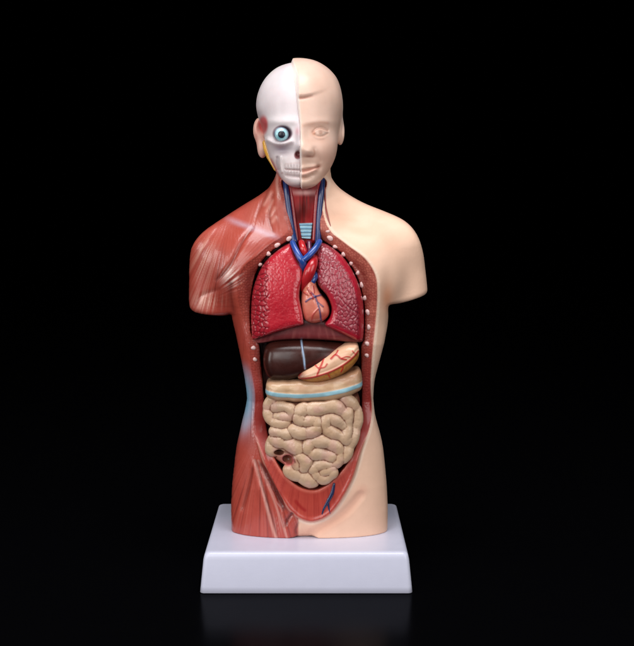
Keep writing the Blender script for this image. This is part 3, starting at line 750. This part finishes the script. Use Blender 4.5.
# --- skin half
F = head_base(SKIN, 1.0)
hairline = np.interp(hx, [290,299,305,312,320,328,336], [99.6,99.4,98.9,97.4,95,91.5,86])
rel = (-2.8*G2(319.8,132,9,5.5)+2.9*G2(320,133,5.4,3.5)+.9*G2(318,123.2,11,3.0,-4)+2.4*G2(325.5,151,8.5,9)+2.4*G2(301.5,136,3.6,10)+5.6*G2(302.5,149.5,5.8,5.2)+3.0*G2(309.6,152,3.4,2.9)
       +1.8*G2(303,164,12,8)+1.0*L2([(301,168.4),(306,167.2),(311,166.8),(316,166.4)], 1.9)+1.7*L2([(301,174.6),(306,174),(311,172.2),(315,169.8)], 2.4)-1.5*L2([(300,171.4),(306,170.6),(312,169),(318,167)], .95)-1.3*G2(318.8,166.8,2.2,2.2)
       -1.2*L2([(301,178.2),(307,177.6),(312,175)], 2.2)+1.8*G2(303,184,8,4.5)-1.0*L2([(314.4,150),(317,156),(319.5,161)], 2.6)
       -.9*L2([(313.2,133),(316.5,129.6),(321.5,128.4),(327.5,130.8)], 1.2)+.7*L2([(313.6,134),(316.8,131),(321.5,130),(327.5,132.4)], .9)-.5*L2([(313.6,134.4),(317,136.6),(322.5,136.6),(327.5,133.6)], .9)+.35*L2([(314.5,136.6),(318,138.6),(323,138.4)], 1.2)
       +1.5*sm(0, 4.5, hairline-hy)*sm(332, 304, hx)*sm(60, 86, hy)-.7*L2([(299,99.8),(305,99.3),(312,97.8)], 1.4)*sm(322, 304, hx)-1.0*G2(308.5,157,4,1.3)-1.6*G2(338,122,4,12)).astype(f32)
rel = rel*1.0*sm(296, 300, hx)
F = F-g.b(rel)*fy*.95
ramp = 3.6*(1-np.clip((hx-SLt(hy))/(SRt(hy)-SLt(hy)), 0, 1))
F = F+g.b(ramp.astype(f32))
# ear on the skin side
ear = g.ell(P3(340.2,131,6), (4.6, 8.5, 14)); ear = smax(ear, -g.ell(P3(343.5,129,2), (2.5, 4, 8)), 2)
F = smin(F, ear, 2.5)
F = smax(F, g.b((SLt(hy)-hx).astype(f32)*HK), .8)
V, Q, N = g.net(F, 2)
px, py = V[:, 0]/HK+CX, CY-V[:, 2]/HK; fr = V[:, 1] < 8
col = fill(len(V), (226, 187, 166)); mix(col, (232, 198, 181), fbm(px*.06, py*.06, 3))
mix(col, (226, 176, 156), .5*gz(px, py, 326, 152, 9, 9)*fr)
mix(col, (198, 146, 122), .6*line_w(px, py, [(304,126.5),(311,124.4),(319,123),(328,123.6)], 1.2, 1.8)*fr)
mix(col, (150, 94, 74), .8*line_w(px, py, [(313.2,133.6),(316.5,130.4),(321.5,129.2),(327.5,131.2)], .5, 1.1)*fr); mix(col, (198, 142, 118), .55*gz(px, py, 312.6, 131.5, 2.6, 4)*fr); mix(col, (204, 150, 126), .4*line_w(px, py, [(314,127.4),(320,125.8),(328,127.8)], .8, 1.6)*fr)  # lash line, then painted shade at the inner corner and below the brow
mix(col, (156, 108, 88), .6*sm(2.6, 1.4, np.hypot(px-320.4, py-132.9))*fr); mix(col, (236, 208, 194), .5*gz(px, py, 324.5, 132.8, 1.5, 1.4)*fr); mix(col, (236, 208, 194), .5*gz(px, py, 316.6, 133.4, 1.2, 1.3)*fr); mix(col, (208, 158, 136), .45*gz(px, py, 318, 140, 6, 1.8)*fr)
mix(col, (184, 120, 90), .8*gz(px, py, 314, 134, 1.2, 1.4)*fr); mix(col, (196, 136, 108), .5*line_w(px, py, [(314,134.8),(317,136.8),(322.5,136.8),(327,134)], .5, 1.0)*fr)
mix(col, (206, 160, 140), .35*gz(px, py, 320, 132.5, 4, 1.8)*fr)
mix(col, (150, 84, 70), .7*gz(px, py, 309, 156.8, 3.4, .9)*fr); mix(col, (188, 124, 100), .5*line_w(px, py, [(314,150),(314.8,154),(312.5,157)], .6, 1)*fr)  # nostril shadow painted in, then the edge of the nose wing
mix(col, (214, 146, 130), .45*line_w(px, py, [(301,172.4),(307,171.4),(313,169.2),(317,167.4)], 2.6, 2)*fr)
mix(col, (164, 96, 78), .7*line_w(px, py, [(301,171.4),(307,170.5),(313,168.8),(318.4,167)], .4, .9)*fr); mix(col, (170, 106, 84), .7*gz(px, py, 318.8, 166.6, 1.3, 1.6)*fr)
mix(col, (190, 134, 108), .6*gz(px, py, 304, 177.6, 4.5, 1.2)*fr)  # painted shadow below the lower lip
mix(col, (184, 120, 100), .85*line_w(px, py, [(299,99.3),(305,98.8),(312,97.2),(320,95)], 1.2, 1.8)*sm(322, 300, px)*fr)
strip = sm(.8, -.5, (px-SRt(py)))
mix(col, (242, 226, 218), strip*.95*(V[:, 1] < 40)); mix(col, (244, 226, 214), .6*sm(-3.5, -.5, poly_sd(V[:,0], V[:,2], cr(HP(SKIN), True, 5)))*sm(140, 110, py))
o = make_obj('face_half', V, Q, N, col, M['head'], root); o['label'] = 'half of the face and scalp covered in smooth skin'
# --- skull half
F = head_base(SKULL, -2.2)
rel = (1.6*G2(282,122,13,3.0)+2.6*L2([(268,140),(275,143.5),(283,144.5),(291,142)], 2.6)-2.6*G2(283,150.5,7,3.6)-1.5*G2(266,128,4,8)+4.5*G2(301,137,3.2,9)+4.8*G2(302,147,3.5,3)
       +3.4*G2(294,166,9,7)-1.6*L2([(277.5,158),(277.5,164),(278.5,170)], 1.4)+1.4*L2([(280.8,157),(281,165),(282,172)], 1.2)-1.0*L2([(287,175.4),(294,176.5),(301,177)], 1.4)+2.0*G2(297,184,8,4)).astype(f32)
tooth = np.abs(np.sin((hx-300.6)*math.pi/3.1))
rel = rel-(.9*L2([(286,169.4),(292,169.9),(300,170.2)], .75)+(1-np.clip(tooth*2.2, 0, 1))*.7*L2([(286,167),(300,167)], 2.2)+(1-np.clip(tooth*2.2, 0, 1))*.6*L2([(287,172.4),(300,172.9)], 2.0))*1.3
F = F-g.b(rel.astype(f32))*fy*.95
sock = ((282.6-CX)*HK, -57, (CY-134)*HK)
F = smax(F, -g.ell(sock, (10, 15, 8.4)), 1.6)                          # orbit
F = smax(F, -g.ell(((298.5-CX)*HK, -61, (CY-154.5)*HK), (3.8, 12, 4.4)), 1.2)   # nasal aperture
F = smax(F, g.b((hx-SLt(hy)-.6).astype(f32)*HK), .6)
V, Q, N = g.net(F, 2)
px, py = V[:, 0]/HK+CX, CY-V[:, 2]/HK; fr = V[:, 1] < 12
col = fill(len(V), (222, 213, 213)); mix(col, (212, 196, 200), fbm(px*.05, py*.05, 3)*.8); mix(col, (216, 198, 196), .6*sm(135, 175, py))
sd = np.sqrt(((px-282.6)/9.8)**2+((py-134)/8.2)**2)
mix(col, (120, 84, 96), .8*sm(1.12, .92, sd)*fr); mix(col, (60, 36, 46), .8*sm(.98, .8, sd)*fr)
mix(col, (144, 126, 140), .85*gz(px, py, 282.5, 149.5, 7, 3.8)*fr); mix(col, (160, 146, 154), .5*line_w(px, py, [(277.5,157),(277.5,164),(278.5,171)], 1.2, 1.2)*fr)  # cheekbone and masseter shadows painted in grey
mix(col, (112, 40, 46), .95*sm(1.1, .75, np.sqrt(((px-298)/3.9)**2+((py-155.5)/4.3)**2))*fr); mix(col, (206, 150, 156), .7*gz(px, py, 297.5, 132, 1.8, 3)*fr)
mix(col, (158, 110, 108), .75*line_w(px, py, [(286,169.6),(292,170),(300,170.3)], .4, .8)*fr)
tw = (1-np.clip(np.abs(np.sin((px-300.6)*math.pi/3.1))*3, 0, 1))*(gz(px, py, 294, 167, 8, 2)+gz(px, py, 294, 172.6, 8, 1.8)); mix(col, (150, 112, 110), .7*tw*fr)
mix(col, (198, 168, 164), .5*line_w(px, py, [(286,164),(293,163.4),(300,163)], .6, 1)*fr); mix(col, (190, 160, 160), .5*line_w(px, py, [(287,176),(294,176.8),(300,177)], .6, 1)*fr)
mix(col, (190, 60, 62), .9*sm(1.35, .7, np.sqrt(((px-262.5)/5.2)**2+((py-124.5)/9.0)**2))*(V[:, 1] < 30)); mix(col, (176, 156, 160), .5*gz(px, py, 258, 113, 5, 3))
mix(col, (190, 90, 84), .8*line_w(px, py, [(271,160),(275,168),(280,180)], 1.2, 1.6))
o = make_obj('skull_half', V, Q, N, col, M['head'], root); o['label'] = 'half of the head showing bare white skull with an open eye socket'
skull = o
# eyeball with painted iris, and pupil
def ball(name, c, r, parent, colfn, flat=1.0, mat='eye', dirv=(0, -1, 0)):
    g_ = Grid(c[0]-r-1, c[0]+r+1, c[1]-r-1, c[1]+r+1, c[2]-r-1, c[2]+r+1, r/16)
    V, Q, N = g_.net(g_.ell(c, (r, r*flat, r)), 1); return make_obj(name, V, Q, N, colfn(V), M[mat], parent)
ec = ((281.9-CX)*HK, -44.6, (CY-134.6)*HK); er = 7.9
def eye_col(V):
    px, py = V[:, 0]/HK+CX, CY-V[:, 2]/HK; rr = np.hypot(px-281.9, py-135.2); th = np.arctan2(py-135.2, px-281.9)
    c = fill(len(V), (150, 168, 186)); mix(c, (84, 72, 96), sm(6.4, 7.8, rr))
    mix(c, (164, 214, 220), sm(6.8, 5.6, rr)); mix(c, (120, 184, 200), sm(5.2, 3.8, rr)); mix(c, (196, 228, 230), .45*sm(.5, .9, noise2(th*5, rr*.2, 4))*sm(6, 5, rr)); mix(c, (206, 232, 236), .6*gz(px, py, 280, 131, 3.0, 1.6)); return c
eye = ball('eyeball', ec, er, root, eye_col)
ball('pupil', (ec[0]+.1, ec[1]-er*.90, ec[2]-.4), 3.5, eye, lambda V: fill(len(V), (8, 14, 32)), .40, 'gut')
# ear on the skull side, gland below it
g = Grid(-70, -42, -14, 26, 16, 68, .6)
F = g.ell(P3(259.2,130,4), (6.2, 9, 12.5)); F = smin(F, g.ell(P3(262.5,148,2), (5.2, 7, 10)), 5)
F = smax(F, -g.ell(P3(262,126,-5.5), (5.5, 5, 8.5)), 2.5)
V, Q, N = g.net(F, 2); px, py = V[:, 0]+CX, CY-V[:, 2]
col = fill(len(V), (222, 178, 162)); mix(col, (190, 66, 64), .9*sm(1.2, .6, np.sqrt(((px-263)/5.5)**2+((py-124.5)/9)**2))); mix(col, (206, 130, 116), .6*gz(px, py, 256.5, 133, 1.3, 9))
make_obj('ear', V, Q, N, col, M['head'], skull)
tube('parotid_gland', [(264,142,-9),(266,149,-13),(269.5,157,-18),(273,164,-22),(275.5,170,-24)], [1.8, 2.6, 2.8, 2.0, 1.0], (206, 152, 58), root, k=.99)

# ================================================================== BASE
def base():
    zt, zb = -348.0, ZF+.3
    prof = [(zb, 98.6-.4), (zb+.5, 98.6), (zb+6, 98.1), (zb+30, 95.8), (zt-4.2, 95.2), (zt-2.2, 94.6), (zt-.9, 93.5), (zt-.25, 92.1), (zt, 90.2), (zt, 86)]
    V = []; Q = []; nc = 10; per = 4*(nc+1)
    for z, hw in prof:
        r = 4.2 if hw > 92 else 2.5
        hw2 = hw+4.0                                  # half depth
        for ci, (sx, sy) in enumerate(((1, -1), (1, 1), (-1, 1), (-1, -1))):
            for k in range(nc+1):
                a = math.radians(-90+90*ci+90*k/nc)
                V.append((-10+sx*(hw-r)+r*math.cos(a), sy*(hw2-r)+r*math.sin(a), z))
    for i in range(len(prof)-1):
        for k in range(per):
            Q.append((i*per+k, i*per+(k+1) % per, (i+1)*per+(k+1) % per, (i+1)*per+k))
    me = bpy.data.meshes.new('base'); W = to_world(np.array(V))
    top = tuple(range((len(prof)-1)*per, len(prof)*per)); bot = tuple(range(per))[::-1]
    me.from_pydata([tuple(v) for v in W], [], Q+[top, bot]); me.update()
    for p in me.polygons: p.use_smooth = len(p.vertices) == 4
    me.materials.append(M['base']); o = bpy.data.objects.new('base', me); C.objects.link(o); o.parent = root
    o['label'] = 'white square plastic base with tapered sides'
base()

# ================================================================== GROUND
def sheet(name, verts, faces, mat):
    me = bpy.data.meshes.new(name); me.from_pydata(verts, [], faces); me.materials.append(mat)
    o = bpy.data.objects.new(name, me); C.objects.link(o); o['kind'] = 'structure'; return o
sheet('ground', [(-4, -2, 0), (4, -2, 0), (4, 6, 0), (-4, 6, 0)], [(0, 1, 2, 3)], M['floor'])

# ================================================================== LIGHT AND CAMERA
w = bpy.data.worlds.new('World'); scene.world = w; w.use_nodes = True
w.node_tree.nodes['Background'].inputs[0].default_value = (.0, .0, .0, 1); w.node_tree.nodes['Background'].inputs[1].default_value = 0
from mathutils import Vector
def area(name, loc, target, sx, sy, power, color):
    l = bpy.data.lights.new(name, 'AREA'); l.shape = 'RECTANGLE'; l.size = sx; l.size_y = sy; l.energy = power; l.color = color
    o = bpy.data.objects.new(name, l); C.objects.link(o); o.location = loc
    o.rotation_euler = (Vector(target)-Vector(loc)).to_track_quat('-Z', 'Y').to_euler(); return o
area('key_softbox', (-.36, -.72, .44), (0, 0, .15), .50, .50, 3.7, (1, .98, .97))
area('fill_softbox', (.52, -.66, .38), (0, 0, .15), .55, .55, 3.1, (1, .98, .97))
area('side_softbox', (-.80, -.36, .30), (0, 0, .16), .20, .42, 1.9, (1, .99, .98))
area('top_softbox', (.0, -.24, .84), (0, -.03, .10), .50, .36, 5.2, (.97, .98, 1))

cam = bpy.data.cameras.new('camera'); co = bpy.data.objects.new('camera', cam); C.objects.link(co)
co.location = (0, -D0*S, -ZF*S); co.rotation_euler = (math.pi/2, 0, 0)
cam.sensor_fit = 'HORIZONTAL'; cam.sensor_width = 36; cam.lens = 36*D0/634
cam.shift_y = -(323-CY)/634; cam.clip_start = .01; cam.clip_end = 100
scene.camera = co
scene.view_settings.view_transform = 'Standard'; scene.view_settings.look = 'None'; scene.view_settings.exposure = 0; scene.view_settings.gamma = 1
scene.render.engine = 'CYCLES'; scene.cycles.use_denoising = True
scene.cycles.max_bounces = 8
